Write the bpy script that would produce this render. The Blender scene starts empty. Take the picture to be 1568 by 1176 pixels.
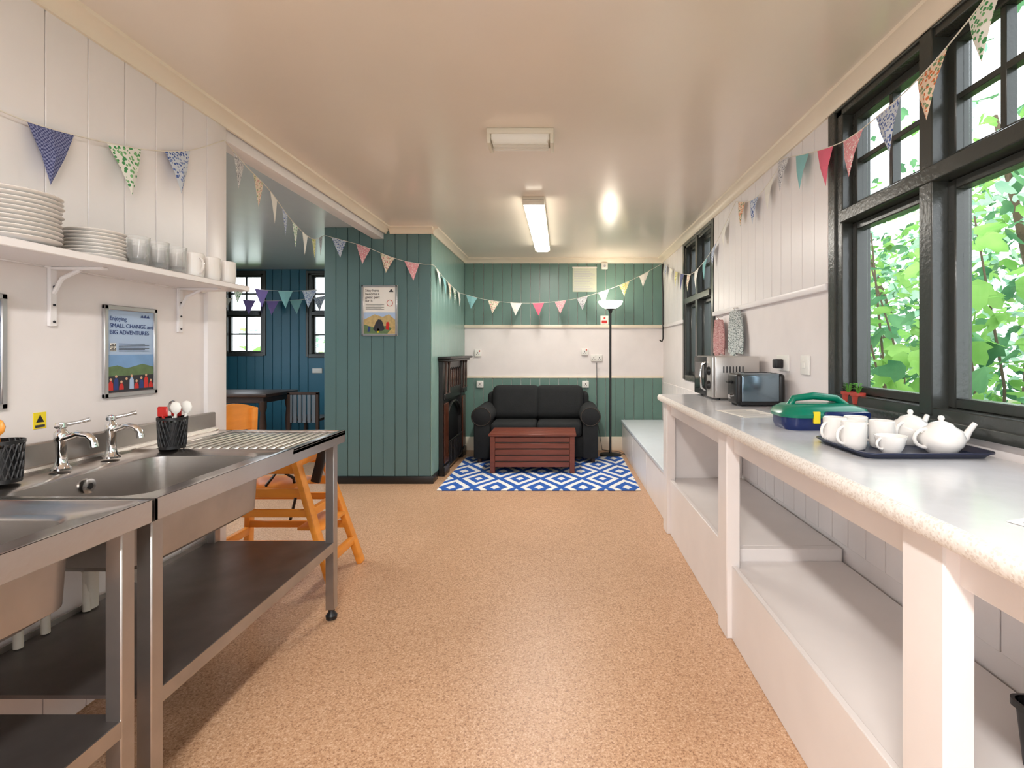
import bpy, bmesh, math, random
from mathutils import Vector, Matrix
random.seed(7)
R=math.radians
sc=bpy.context.scene
def lin(c):
    o=[]
    for v in c[:3]:
        v=v/255.0
        o.append(v/12.92 if v<=0.04045 else ((v+0.055)/1.055)**2.4)
    return (o[0],o[1],o[2],1.0)
# ---------------------------------------------------------------- materials
def newmat(name):
    m=bpy.data.materials.new(name); m.use_nodes=True
    nt=m.node_tree; b=nt.nodes['Principled BSDF']
    return m,nt,b
def mat(name,col,rough=0.5,metal=0.0,var=0.06,scale=6.0,bump=0.0,bscale=40.0,emit=0.0,coat=0.0,stretch=None,spec=0.5):
    m,nt,b=newmat(name)
    tc=nt.nodes.new('ShaderNodeTexCoord'); mp=nt.nodes.new('ShaderNodeMapping')
    nt.links.new(tc.outputs['Object'],mp.inputs['Vector'])
    if stretch: mp.inputs['Scale'].default_value=stretch
    n=nt.nodes.new('ShaderNodeTexNoise'); n.inputs['Scale'].default_value=scale; n.inputs['Detail'].default_value=4
    nt.links.new(mp.outputs[0],n.inputs['Vector'])
    mx=nt.nodes.new('ShaderNodeMix'); mx.data_type='RGBA'
    c=lin(col)
    mx.inputs['A'].default_value=(c[0]*(1-var*2),c[1]*(1-var*2),c[2]*(1-var*2),1)
    mx.inputs['B'].default_value=(min(1,c[0]*(1+var*2)),min(1,c[1]*(1+var*2)),min(1,c[2]*(1+var*2)),1)
    nt.links.new(n.outputs['Fac'],mx.inputs['Factor'])
    nt.links.new(mx.outputs['Result'],b.inputs['Base Color'])
    b.inputs['Roughness'].default_value=rough; b.inputs['Metallic'].default_value=metal
    b.inputs['Specular IOR Level'].default_value=spec
    b.inputs['Coat Weight'].default_value=coat
    if bump>0:
        n2=nt.nodes.new('ShaderNodeTexNoise'); n2.inputs['Scale'].default_value=bscale; n2.inputs['Detail'].default_value=3
        nt.links.new(mp.outputs[0],n2.inputs['Vector'])
        bp=nt.nodes.new('ShaderNodeBump'); bp.inputs['Strength'].default_value=bump; bp.inputs['Distance'].default_value=0.01
        nt.links.new(n2.outputs['Fac'],bp.inputs['Height']); nt.links.new(bp.outputs[0],b.inputs['Normal'])
    if emit>0:
        b.inputs['Emission Color'].default_value=c; b.inputs['Emission Strength'].default_value=emit
    return m
def dots(name,base,cols,scale=60,thr=0.35):
    m,nt,b=newmat(name)
    tc=nt.nodes.new('ShaderNodeTexCoord')
    v=nt.nodes.new('ShaderNodeTexVoronoi'); v.inputs['Scale'].default_value=scale
    nt.links.new(tc.outputs['Object'],v.inputs['Vector'])
    r=nt.nodes.new('ShaderNodeValToRGB'); r.color_ramp.interpolation='CONSTANT'
    r.color_ramp.elements[0].color=(1,1,1,1); r.color_ramp.elements[1].position=thr; r.color_ramp.elements[1].color=(0,0,0,1)
    nt.links.new(v.outputs['Distance'],r.inputs[0])
    r2=nt.nodes.new('ShaderNodeValToRGB'); r2.color_ramp.interpolation='CONSTANT'
    e=r2.color_ramp.elements
    e[0].color=lin(cols[0]); e[1].position=0.5; e[1].color=lin(cols[-1])
    sp=nt.nodes.new('ShaderNodeSeparateColor'); nt.links.new(v.outputs['Color'],sp.inputs[0]); nt.links.new(sp.outputs[0],r2.inputs[0])
    mx=nt.nodes.new('ShaderNodeMix'); mx.data_type='RGBA'; mx.inputs['A'].default_value=lin(base)
    nt.links.new(r.outputs[0],mx.inputs['Factor']); nt.links.new(r2.outputs[0],mx.inputs['B'])
    nt.links.new(mx.outputs['Result'],b.inputs['Base Color']); b.inputs['Roughness'].default_value=0.85
    return m
def checker(name,a,c,scale=80):
    m,nt,b=newmat(name)
    tc=nt.nodes.new('ShaderNodeTexCoord'); ck=nt.nodes.new('ShaderNodeTexChecker')
    mp=nt.nodes.new('ShaderNodeMapping'); mp.inputs['Location'].default_value=(0.003,0.003,0.003)
    nt.links.new(tc.outputs['Object'],mp.inputs[0]); nt.links.new(mp.outputs[0],ck.inputs['Vector'])
    ck.inputs['Scale'].default_value=scale; ck.inputs['Color1'].default_value=lin(a); ck.inputs['Color2'].default_value=lin(c)
    nt.links.new(ck.outputs['Color'],b.inputs['Base Color']); b.inputs['Roughness'].default_value=0.85
    return m

WHITE=mat('white_wall_paint',(238,234,234),0.33,var=0.02,bump=0.05,bscale=25)
WHITE2=mat('white_panel_paint',(236,229,227),0.5,var=0.03,bump=0.05,bscale=15)
TRIMW=mat('cream_trim_paint',(240,228,208),0.35,var=0.02)
JOIN=mat('white_joinery_paint',(236,230,227),0.33,var=0.04,scale=4,bump=0.05,bscale=12)
CEIL=mat('ceiling_gloss_paint',(240,230,217),0.2,var=0.03,scale=1.5,bump=0.09,bscale=3,spec=0.65)
CEIL2=mat('side_room_ceiling_blue_reflection',(206,218,228),0.25,var=0.02)  # bluish reflection from walls and window put into the base colour
TEAL=mat('teal_board_paint',(92,120,121),0.36,var=0.05,scale=3,bump=0.05,bscale=20)
TEALB=mat('green_teal_board_paint',(102,134,124),0.36,var=0.05,scale=3,bump=0.05,bscale=20)
TEALS=mat('teal_paint_lit_side',(128,160,152),0.22,var=0.05,scale=3)  # partition teal lightened in the base colour to imitate light on its side
BLUEW=mat('deep_blue_board_paint',(42,108,134),0.4,var=0.05,scale=3)
FRAME=mat('dark_window_paint',(56,58,55),0.26,var=0.06,bump=0.1,bscale=60)
STEEL=mat('brushed_steel',(198,193,189),0.26,1.0,var=0.06,scale=5,bump=0.02,bscale=60)
STEELD=mat('dull_steel',(178,173,169),0.4,1.0,var=0.12,scale=8)
STEELS=mat('worn_steel_shelf',(112,106,104),0.4,0.85,var=0.14,scale=10)
CHROME=mat('chrome',(225,225,225),0.08,1.0,var=0.01)
BLACK=mat('black_plastic',(22,22,24),0.4,var=0.1)
IRON=mat('black_iron',(26,23,22),0.35,var=0.2,bump=0.1)
CERAM=mat('white_ceramic',(240,236,232),0.15,var=0.01,coat=0.3)
PLAST=mat('white_plastic',(238,236,230),0.4,var=0.01)
PVC=mat('pvc_pipe',(215,205,190),0.5,var=0.05)
ORWOOD=mat('orange_beech_wood',(232,150,56),0.35,var=0.1,scale=5,stretch=(1,1,6))
REDWOOD=mat('red_brown_wood',(116,56,40),0.4,var=0.2,scale=6,stretch=(1,6,6))
DKWOOD=mat('dark_brown_wood',(66,48,40),0.4,var=0.2,scale=6)
FAB=mat('charcoal_fabric',(32,34,36),0.9,var=0.15,scale=12,bump=0.4,bscale=300)
FABD=mat('brown_trim_fabric',(62,54,48),0.85,var=0.1,bump=0.3,bscale=300)
TILE=mat('brown_tile',(84,46,32),0.2,var=0.2,scale=15)
PAPER=mat('white_paper',(238,234,226),0.8,var=0.01)
PAPG=mat('greenish_notice_paper',(206,210,190),0.8,var=0.04,scale=60)
ALU=mat('aluminium_frame',(190,190,192),0.35,0.8,var=0.02)
GREENP=mat('green_plastic',(0,118,92),0.25,var=0.03)
BLUEP=mat('navy_plastic',(18,38,92),0.25,var=0.03)
TRAY=mat('navy_tray',(28,36,62),0.3,var=0.05)
YEL=mat('yellow_label',(240,215,40),0.6,var=0.01)
RED=mat('red_plastic',(200,40,34),0.4,var=0.03)
TERRA=mat('red_plant_pot',(176,62,48),0.5,var=0.05)
LEAFP=mat('houseplant_green',(80,140,50),0.5,var=0.2)
DGREY=mat('dark_grey_text',(50,50,55),0.8,var=0.0)
SLAT=mat('grey_stripe_slat',(120,130,140),0.5,var=0.05)
PBLUE=mat('poster_sky_blue',(120,160,205),0.5,var=0.1,scale=12)
PHEAD=mat('poster_pale_blue',(172,194,222),0.5,var=0.02)
PNAVY=mat('poster_navy_ink',(34,60,120),0.6,var=0.0)
PHILL=mat('poster_hill_green',(96,120,80),0.6,var=0.2,scale=40)
PSAND=mat('poster_sand',(190,165,110),0.6,var=0.2,scale=40)
BENCHB=mat('pale_blue_bench_paint',(212,220,226),0.35,var=0.03)
SKIN=mat('pale_skin_ink',(215,170,140),0.6,var=0.0)
STRING=mat('white_string',(232,226,214),0.8,var=0.02)
MICRO=mat('silver_appliance',(196,192,188),0.3,0.6,var=0.02)
DGLASS=mat('dark_appliance_glass',(30,30,32),0.08,var=0.02)
TOASTB=mat('toaster_blue_steel',(130,148,160),0.18,0.85,var=0.03)
BARK=mat('tree_bark',(82,68,50),0.9,var=0.2)
SOIL=mat('woodland_ground',(86,96,52),0.95,var=0.3,scale=3)
TWLP=dots('pink_spotted_towel',(206,160,158),[(150,86,92),(225,205,200)],160,0.4)
TWLG=dots('grey_patterned_towel',(214,220,218),[(92,106,106),(120,134,132)],150,0.42)
LAMPG=mat('lamp_glass_shade',(255,244,226),0.4,var=0.0,emit=5.0)
TUBEM=mat('fluorescent_diffuser_lit',(255,246,226),0.4,var=0.0,emit=10.0)
DIFF=mat('fluorescent_diffuser_unlit',(240,238,230),0.3,var=0.02)
BEIGE=mat('fitting_cream_plastic',(230,224,208),0.4,var=0.02)
WTOP=mat('pale_laminate',(210,210,213),0.18,var=0.04,scale=18)
WEDGE=dots('worktop_edge_stone',(226,220,213),[(212,203,194),(232,228,222)],160,0.5)
def floor_mat():
    m,nt,b=newmat('speckled_cork_vinyl')
    tc=nt.nodes.new('ShaderNodeTexCoord')
    n=nt.nodes.new('ShaderNodeTexNoise'); n.inputs['Scale'].default_value=150; n.inputs['Detail'].default_value=3; n.inputs['Roughness'].default_value=0.75
    nt.links.new(tc.outputs['Object'],n.inputs['Vector'])
    r=nt.nodes.new('ShaderNodeValToRGB'); e=r.color_ramp.elements
    e[0].position=0.36; e[0].color=lin((146,106,78)); e[1].position=0.66; e[1].color=lin((228,198,170))
    x=e.new(0.45); x.color=lin((196,153,118)); x=e.new(0.55); x.color=lin((206,165,130))
    nt.links.new(n.outputs['Fac'],r.inputs[0])
    n2=nt.nodes.new('ShaderNodeTexNoise'); n2.inputs['Scale'].default_value=1.3; n2.inputs['Detail'].default_value=5
    nt.links.new(tc.outputs['Object'],n2.inputs['Vector'])
    mx=nt.nodes.new('ShaderNodeMix'); mx.data_type='RGBA'; mx.blend_type='MULTIPLY'; mx.inputs['Factor'].default_value=0.3
    r3=nt.nodes.new('ShaderNodeValToRGB'); r3.color_ramp.elements[0].position=0.3; r3.color_ramp.elements[0].color=(0.65,0.6,0.55,1); r3.color_ramp.elements[1].position=0.6
    nt.links.new(n2.outputs['Fac'],r3.inputs[0]); nt.links.new(r.outputs[0],mx.inputs['A']); nt.links.new(r3.outputs[0],mx.inputs['B'])
    nt.links.new(mx.outputs['Result'],b.inputs['Base Color'])
    b.inputs['Roughness'].default_value=0.36
    bp=nt.nodes.new('ShaderNodeBump'); bp.inputs['Strength'].default_value=0.2; bp.inputs['Distance'].default_value=0.003
    nt.links.new(n.outputs['Fac'],bp.inputs['Height']); nt.links.new(bp.outputs[0],b.inputs['Normal'])
    return m
FLOOR=floor_mat()
def rug_mat():
    m,nt,b=newmat('blue_white_lattice_rug')
    tc=nt.nodes.new('ShaderNodeTexCoord'); s=nt.nodes.new('ShaderNodeSeparateXYZ'); nt.links.new(tc.outputs['Object'],s.inputs[0])
    def mth(op,a,bv=None):
        k=nt.nodes.new('ShaderNodeMath'); k.operation=op
        for i,v in enumerate((a,bv)):
            if v is None: continue
            if isinstance(v,(int,float)): k.inputs[i].default_value=v
            else: nt.links.new(v,k.inputs[i])
        return k.outputs[0]
    def tri(sock,per,off):
        v=mth('ADD',mth('DIVIDE',sock,per),off); v=mth('FRACT',v); v=mth('SUBTRACT',v,0.5); return mth('ABSOLUTE',v)
    d=mth('ADD',tri(s.outputs['X'],0.40,20.5),tri(s.outputs['Y'],0.62,20.5))
    r=nt.nodes.new('ShaderNodeValToRGB'); r.color_ramp.interpolation='CONSTANT'; e=r.color_ramp.elements
    bl=lin((34,88,172)); wh=lin((232,231,228))
    e[0].color=wh; e[1].position=0.12; e[1].color=bl
    for p,c in ((0.30,wh),(0.44,bl),(0.60,wh),(0.74,bl),(0.90,wh)):
        x=e.new(p); x.color=c
    nt.links.new(d,r.inputs[0]); nt.links.new(r.outputs[0],b.inputs['Base Color']); b.inputs['Roughness'].default_value=0.95
    return m
RUG=rug_mat()
def glass_mat():
    m=bpy.data.materials.new('window_glass'); m.use_nodes=True; nt=m.node_tree; nt.nodes.clear()
    o=nt.nodes.new('ShaderNodeOutputMaterial'); t=nt.nodes.new('ShaderNodeBsdfTransparent'); g=nt.nodes.new('ShaderNodeBsdfGlossy')
    g.inputs['Roughness'].default_value=0.02; mx=nt.nodes.new('ShaderNodeMixShader'); mx.inputs[0].default_value=0.06
    nt.links.new(t.outputs[0],mx.inputs[1]); nt.links.new(g.outputs[0],mx.inputs[2]); nt.links.new(mx.outputs[0],o.inputs[0])
    return m
GLASS=glass_mat()
def tumbler_mat():
    m=bpy.data.materials.new('clear_tumbler_glass'); m.use_nodes=True; nt=m.node_tree; nt.nodes.clear()
    o=nt.nodes.new('ShaderNodeOutputMaterial'); t=nt.nodes.new('ShaderNodeBsdfTransparent'); g=nt.nodes.new('ShaderNodeBsdfGlossy')
    t.inputs[0].default_value=(0.99,0.99,0.99,1); g.inputs['Roughness'].default_value=0.1
    d=nt.nodes.new('ShaderNodeBsdfDiffuse'); d.inputs[0].default_value=(0.9,0.93,0.94,1)
    lw=nt.nodes.new('ShaderNodeLayerWeight'); lw.inputs[0].default_value=0.15
    m0=nt.nodes.new('ShaderNodeMixShader'); m0.inputs[0].default_value=0.10
    nt.links.new(t.outputs[0],m0.inputs[1]); nt.links.new(d.outputs[0],m0.inputs[2])
    mx=nt.nodes.new('ShaderNodeMixShader')
    nt.links.new(lw.outputs['Facing'],mx.inputs[0]); nt.links.new(m0.outputs[0],mx.inputs[1]); nt.links.new(g.outputs[0],mx.inputs[2]); nt.links.new(mx.outputs[0],o.inputs[0])
    return m
TUMB=tumbler_mat()
def leaf_mat(name,c1,c2,em=0.0):
    m=bpy.data.materials.new(name); m.use_nodes=True; nt=m.node_tree; nt.nodes.clear()
    o=nt.nodes.new('ShaderNodeOutputMaterial'); d=nt.nodes.new('ShaderNodeBsdfDiffuse'); t=nt.nodes.new('ShaderNodeBsdfTranslucent')
    tc=nt.nodes.new('ShaderNodeTexCoord'); n=nt.nodes.new('ShaderNodeTexNoise'); n.inputs['Scale'].default_value=2.2; n.inputs['Detail'].default_value=6
    nt.links.new(tc.outputs['Object'],n.inputs['Vector'])
    r=nt.nodes.new('ShaderNodeValToRGB'); r.color_ramp.elements[0].position=0.35; r.color_ramp.elements[0].color=lin(c1); r.color_ramp.elements[1].position=0.65; r.color_ramp.elements[1].color=lin(c2)
    nt.links.new(n.outputs['Fac'],r.inputs[0]); nt.links.new(r.outputs[0],d.inputs[0]); nt.links.new(r.outputs[0],t.inputs[0])
    mx=nt.nodes.new('ShaderNodeMixShader'); mx.inputs[0].default_value=0.4
    nt.links.new(d.outputs[0],mx.inputs[1]); nt.links.new(t.outputs[0],mx.inputs[2]); nt.links.new(mx.outputs[0],o.inputs[0])
    return m
LEAF1=leaf_mat('bright_leaf',(104,158,76),(158,198,112))
LEAF2=leaf_mat('mid_leaf',(60,106,72),(108,156,108))
LEAF3=leaf_mat('pale_leaf',(132,176,150),(186,212,186))

# ---------------------------------------------------------------- mesh builder
class B:
    def __init__(s): s.bm=bmesh.new(); s.m=[]
    def mi(s,mt):
        if mt not in s.m: s.m.append(mt)
        return s.m.index(mt)
    def box(s,x0,x1,y0,y1,z0,z1,mt,bev=0.0,seg=2,M=None):
        vs=[s.bm.verts.new((x,y,z)) for x in (x0,x1) for y in (y0,y1) for z in (z0,z1)]
        f=[(0,1,3,2),(4,6,7,5),(0,4,5,1),(2,3,7,6),(0,2,6,4),(1,5,7,3)]
        i=s.mi(mt); fs=[]
        for q in f:
            a=s.bm.faces.new([vs[k] for k in q]); a.material_index=i; fs.append(a)
        allv=set(vs)
        if bev>0:
            es=set(e for a in fs for e in a.edges)
            r=bmesh.ops.bevel(s.bm,geom=list(es),offset=bev,segments=seg,profile=0.5,affect='EDGES')
            for a in r['faces']: a.material_index=i
            allv=set(v for a in r['faces'] for v in a.verts)|set(v for v in vs if v.is_valid)
        if M is not None:
            for v in allv: v.co=M@v.co
        return allv
    def beam(s,p0,p1,w,d,mt,bev=0.0,up=(0,0,1)):
        p0=Vector(p0);p1=Vector(p1); z=(p1-p0); L=z.length; z.normalize()
        u=Vector(up)
        if abs(z.dot(u))>0.99: u=Vector((1,0,0))
        x=u.cross(z).normalized(); y=z.cross(x)
        M=Matrix(((x.x,y.x,z.x,p0.x),(x.y,y.y,z.y,p0.y),(x.z,y.z,z.z,p0.z),(0,0,0,1)))
        return s.box(-w/2,w/2,-d/2,d/2,0,L,mt,bev,2,M)
    def loops(s,ls,mt,close=True,cap0=False,cap1=False):
        i=s.mi(mt); V=[[s.bm.verts.new(p) for p in l] for l in ls]; n=len(V[0])
        for a,b in zip(V[:-1],V[1:]):
            for k in range(n if close else n-1):
                q=[a[k],a[(k+1)%n],b[(k+1)%n],b[k]]
                try: s.bm.faces.new(q).material_index=i
                except Exception: pass
        if cap0: s.bm.faces.new(V[0][::-1]).material_index=i
        if cap1: s.bm.faces.new(V[-1]).material_index=i
    def lathe(s,c,prof,mt,seg=24,M=None,sx=1,sy=1):
        ls=[]
        for r,z in prof:
            r=max(r,0.0003)
            l=[Vector((math.cos(2*math.pi*k/seg)*r*sx,math.sin(2*math.pi*k/seg)*r*sy,z)) for k in range(seg)]
            if M is not None: l=[M@p for p in l]
            ls.append([p+Vector(c) for p in l])
        s.loops(ls,mt,True,True,True)
    def tube(s,pts,r,mt,seg=10):
        pts=[Vector(p) for p in pts]; n=len(pts)
        rs=r if isinstance(r,(list,tuple)) else [r]*n
        t0=(pts[1]-pts[0]).normalized(); u=Vector((0,0,1)) if abs(t0.z)<0.9 else Vector((1,0,0))
        x=u.cross(t0).normalized(); ls=[]
        for k in range(n):
            if k==0: t=t0
            elif k==n-1: t=(pts[k]-pts[k-1]).normalized()
            else: t=((pts[k+1]-pts[k]).normalized()+(pts[k]-pts[k-1]).normalized()).normalized()
            x=(x-t*x.dot(t)).normalized(); y=t.cross(x)
            ls.append([pts[k]+(x*math.cos(2*math.pi*j/seg)+y*math.sin(2*math.pi*j/seg))*rs[k] for j in range(seg)])
        s.loops(ls,mt,True,True,True)
    def cyl(s,p0,p1,r,mt,seg=16): s.tube([p0,p1],r,mt,seg)
    def poly(s,pts,mt):
        f=s.bm.faces.new([s.bm.verts.new(p) for p in pts]); f.material_index=s.mi(mt)
    def done(s,name,parent=None,ang=40,recalc=True):
        if recalc: bmesh.ops.recalc_face_normals(s.bm,faces=s.bm.faces)
        me=bpy.data.meshes.new(name); s.bm.to_mesh(me); s.bm.free()
        for m in s.m: me.materials.append(m)
        c=[(min(v.co[i] for v in me.vertices)+max(v.co[i] for v in me.vertices))/2 for i in range(3)]
        me.transform(Matrix.Translation((-c[0],-c[1],-c[2])))
        for p in me.polygons: p.use_smooth=True
        me.set_sharp_from_angle(angle=R(ang))
        o=bpy.data.objects.new(name,me); sc.collection.objects.link(o); o.location=c
        return o
def text(body,loc,rot,size,mt,name,parent,align='LEFT'):
    cu=bpy.data.curves.new(name,'FONT'); cu.body=body; cu.size=size; cu.align_x=align; cu.extrude=0.0003
    cu.materials.append(mt); o=bpy.data.objects.new(name,cu); sc.collection.objects.link(o)
    o.location=loc; o.rotation_euler=rot
    if parent:
        o.parent=parent; o.matrix_parent_inverse=Matrix.Translation(parent.location).inverted()
    return o
def rrect(cx,cy,hx,hy,r,z,n=6):
    out=[]
    for (sx,sy,a0) in ((1,1,0),(-1,1,90),(-1,-1,180),(1,-1,270)):
        for k in range(n+1):
            a=R(a0+90*k/n); out.append(Vector((cx+sx*(hx-r)+math.cos(a)*r,cy+sy*(hy-r)+math.sin(a)*r,z)))
    return out

# ---------------------------------------------------------------- dimensions
LW=-1.68; RW=1.27; BW=6.45; FW=-1.8; H=2.41
PX0,PX1,PY=-2.24,-1.24,4.83
SX=-5.0; SY=7.3
def wall(name,axis,d0,d1,u0,u1,z0,z1,holes,mt):
    b=B()
    def bx(a,c,e,f):
        if c-a<1e-4 or f-e<1e-4: return
        if axis=='x': b.box(d0,d1,a,c,e,f,mt)
        else: b.box(a,c,d0,d1,e,f,mt)
    cur=u0
    for (a,c,e,f) in sorted(holes):
        bx(cur,a,z0,z1); bx(a,c,z0,e); bx(a,c,f,z1); cur=c
    bx(cur,u1,z0,z1)
    return b.done(name)
W1=(-0.62,2.36,1.03,2.35); W2=(4.29,5.27,0.98,2.33)
wall('wall_right','x',RW,RW+0.14,FW,BW+0.1,0,H,[W1,W2],WHITE2)
wall('wall_left','x',LW-0.1,LW,FW,2.52,0,H,[],WHITE2)
FWH=[(-1.4,1.0,0.6,2.34)]  # opening behind the camera, added to let in frontal sky fill
wall('wall_front','y',FW-0.12,FW,LW-0.1,RW+0.14,0,H,FWH,WHITE2)
wall('wall_back','y',BW,BW+0.1,PX1-0.02,RW+0.14,0,H,[],WHITE2)
b=B(); b.box(PX0,PX1,PY,BW+0.1,0,H,TEAL); b.done('wall_partition')
SH=[(-4.82,-4.25,1.2,2.36),(-3.62,-3.0,1.18,2.36)]
wall('wall_side_room_back','y',SY,SY+0.12,SX-0.1,-1.2,0,H,SH,BLUEW)
wall('wall_side_room_left','x',SX-0.1,SX,0.4,SY,0,H,[(2.4,6.2,0.8,2.35)],BLUEW)
wall('wall_side_room_front','y',0.3,0.4,SX-0.1,LW-0.1,0,H,[],BLUEW)
wall('wall_side_room_right','x',PX1-0.1,PX1,BW+0.1,SY,0,H,[],BLUEW)
b=B(); b.box(SX-0.1,RW+0.14,FW-0.12,SY+0.12,-0.1,0,FLOOR); b.done('floor')
b=B(); b.box(LW-0.1,RW+0.14,FW-0.12,BW+0.1,H,H+0.1,CEIL); b.done('ceiling')
b=B(); b.box(SX-0.1,LW-0.1,0.3,SY+0.12,H,H+0.1,CEIL2); b.box(LW-0.1,-1.2,BW+0.1,SY+0.12,H,H+0.1,CEIL2); b.done('ceiling_side_room')
b=B(); b.box(LW-0.1,LW+0.0,2.52,PY,2.30,H,WHITE,0.004); b.done('trim_beam')
b=B(); b.box(LW-0.11,LW+0.018,2.40,2.535,0.0,H,WHITE,0.004); b.done('trim_wall_end')

def planks(name,axis,d0,d1,u0,u1,z0,z1,w,mt,gap=0.006,holes=()):
    b=B(); n=max(1,round((u1-u0)/w)); w=(u1-u0)/n
    for k in range(n):
        a=u0+k*w+gap/2; c=a+w-gap
        if axis=='x': b.box(d0,d1,a,c,z0,z1,mt,0.0025,1)
        else: b.box(a,c,d0,d1,z0,z1,mt,0.0025,1)
    return b.done(name)
planks('wall_left_boarding','x',LW,LW+0.014,FW,2.40,1.52,H,0.15,WHITE,0.002)
planks('wall_left_boarding_lower','x',LW,LW+0.008,FW,2.40,0.0,0.84,0.15,WHITE2,0.003)
planks('wall_right_boarding','x',RW-0.014,RW,2.42,4.24,1.56,H,0.13,WHITE,0.003)
planks('wall_right_boarding_far','x',RW-0.014,RW,5.32,BW,1.56,H,0.13,WHITE,0.003)
planks('wall_right_boarding_lower','x',RW-0.01,RW,FW,BW,0.38,0.86,0.13,WHITE2,0.004)
planks('wall_partition_boarding','y',PY-0.014,PY,PX0,PX1,0.07,H,0.111,TEAL,0.003)
planks('wall_partition_side_boarding','x',PX1,PX1+0.012,PY-0.012,BW,0.07,H,0.13,TEALS,0.002)
planks('wall_back_boarding_upper','y',BW-0.014,BW,PX1+0.012,RW-0.014,1.56,H,0.118,TEALB,0.005)
planks('wall_back_boarding_lower','y',BW-0.014,BW,PX1+0.012,RW-0.014,0.16,0.92,0.118,TEALB,0.005)
planks('wall_side_room_boarding','y',SY-0.012,SY,-4.25,-3.62,0.0,H,0.13,BLUEW,0.006)
planks('wall_side_room_boarding_lower','y',SY-0.012,SY,SX,-4.25,0.0,1.18,0.13,BLUEW,0.006)
b=B()
b.box(PX1+0.012,RW,BW-0.03,BW,1.535,1.575,TRIMW,0.006)
b.box(PX1+0.012,RW,BW-0.02,BW,0.905,0.93,TRIMW,0.004)
b.done('trim_back_rails')
b=B(); b.box(RW-0.028,RW,2.42,4.24,1.535,1.57,WHITE,0.006); b.box(RW-0.028,RW,5.3,BW-0.03,1.535,1.57,WHITE,0.006); b.done('trim_right_dado')
b=B(); b.box(PX1+0.012,RW,BW-0.03,BW-0.0005,0,0.17,TRIMW,0.006); b.done('baseboard_back')
b=B(); b.box(PX0,PX1+0.03,PY-0.026,PY,0,0.07,IRON,0.003); b.box(PX1,PX1+0.026,PY,5.0,0,0.07,IRON,0.003); b.done('baseboard_partition')
def crown(name,axis,at,sgn,u0,u1,mt=TRIMW):
    prof=[(0,0),(0,-0.062),(0.012,-0.062),(0.016,-0.048),(0.03,-0.03),(0.05,-0.016),(0.062,-0.012),(0.066,0)]
    b=B(); ls=[]
    for u in (u0,u1):
        l=[]
        for d,z in prof:
            l.append(Vector((at+sgn*d,u,H+z)) if axis=='x' else Vector((u,at+sgn*d,H+z)))
        ls.append(l)
    b.loops(ls,mt,True,True,True); return b.done(name,ang=50)
crown('trim_crown_left','x',LW+0.014,1,FW,PY)
crown('trim_crown_right','x',RW-0.014,-1,FW,BW)
crown('trim_crown_back','y',BW-0.014,-1,PX1,RW)
crown('trim_crown_partition','y',PY-0.014,-1,LW+0.06,PX1+0.03)
crown('trim_crown_partition_side','x',PX1+0.012,1,PY-0.03,BW)

# ---------------------------------------------------------------- windows
def window(name,axis,at,sgn,u0,u1,z0,z1,divs,tz,fr=0.055,bars=True,mt=FRAME,arch=0.05,lowbars=False,g=0.035):
    b=B()
    def bx(a,c,d0,d1,e,f,m,bev=0.004):
        x0,x1=sorted((at+sgn*d0,at+sgn*d1))
        if axis=='x': b.box(x0,x1,a,c,e,f,m,bev,1)
        else: b.box(a,c,x0,x1,e,f,m,bev,1)
    if arch:
        bx(u0-arch,u0+0.01,-0.02,0.0,z0-0.02,z1+0.03,mt); bx(u1-0.01,u1+arch,-0.02,0.0,z0-0.02,z1+0.03,mt)
        bx(u0,u1,-0.02,0.0,z1-0.012,z1+0.03,mt)
    bx(u0,u0+fr,-0.01,0.12,z0,z1,mt); bx(u1-fr,u1,-0.01,0.12,z0,z1,mt)
    bx(u0,u1,-0.01,0.12,z1-fr*0.7,z1,mt); bx(u0,u1,-0.015,0.12,z0-0.03,z0+fr*0.5,mt)
    ed=[u0+fr]+[d for d in divs]+[u1-fr]
    if tz: bx(u0+fr,u1-fr,-0.025,0.12,tz-0.028,tz+0.028,mt)
    cells=[]
    for k in range(len(ed)-1):
        a=ed[k]+(0.03 if k>0 else 0); c=ed[k+1]-(0.03 if k<len(ed)-2 else 0)
        if k>0: bx(ed[k]-0.032,ed[k]+0.032,-0.02,0.12,z0,z1,mt)
        cells.append((a,c))
    for a,c in cells:
        for (e,f,up) in (((z0+fr*0.5,tz-0.028,False),(tz+0.028,z1-fr*0.7,True)) if tz else ((z0+fr*0.5,z1-fr*0.7,False),)):
            bx(a,a+g,0.035,0.085,e,f,mt); bx(c-g,c,0.035,0.085,e,f,mt); bx(a+g,c-g,0.035,0.085,e,e+g,mt); bx(a+g,c-g,0.035,0.085,f-g,f,mt)
            if (up and bars) or lowbars:
                m=(a+c)/2; bx(m-0.011,m+0.011,0.045,0.08,e+g,f-g,mt,0.002); mz=(e+f)/2; bx(a+g,c-g,0.046,0.079,mz-0.011,mz+0.011,mt,0.002)
            bx(a+g,c-g,0.062,0.064,e+g,f-g,GLASS,0)
    return b.done(name)
window('window_1','x',RW,1,W1[0],W1[1],W1[2],W1[3],[-0.15,0.33,0.81,1.29,1.765],1.85)
window('window_2','x',RW,1,W2[0],W2[1],W2[2],W2[3],[4.78],1.75)
window('window_3','y',SY,1,-4.82,-4.25,1.2,2.36,[],1.78,fr=0.05,lowbars=True,g=0.022,arch=0.03)
window('window_4','y',SY,1,-3.62,-3.0,1.18,2.36,[],1.78,fr=0.05,lowbars=True,g=0.022,arch=0.03)
window('window_5','x',SX,-1,2.4,6.2,0.8,2.35,[3.35,4.3,5.25],1.75,fr=0.035,g=0.02)
window('fill_window_behind','y',FW,-1,-1.4,1.0,0.6,2.34,[-0.6,0.2],1.7,fr=0.035,g=0.02)  # unseen window added behind the camera for frontal fill and ceiling reflections
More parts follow.
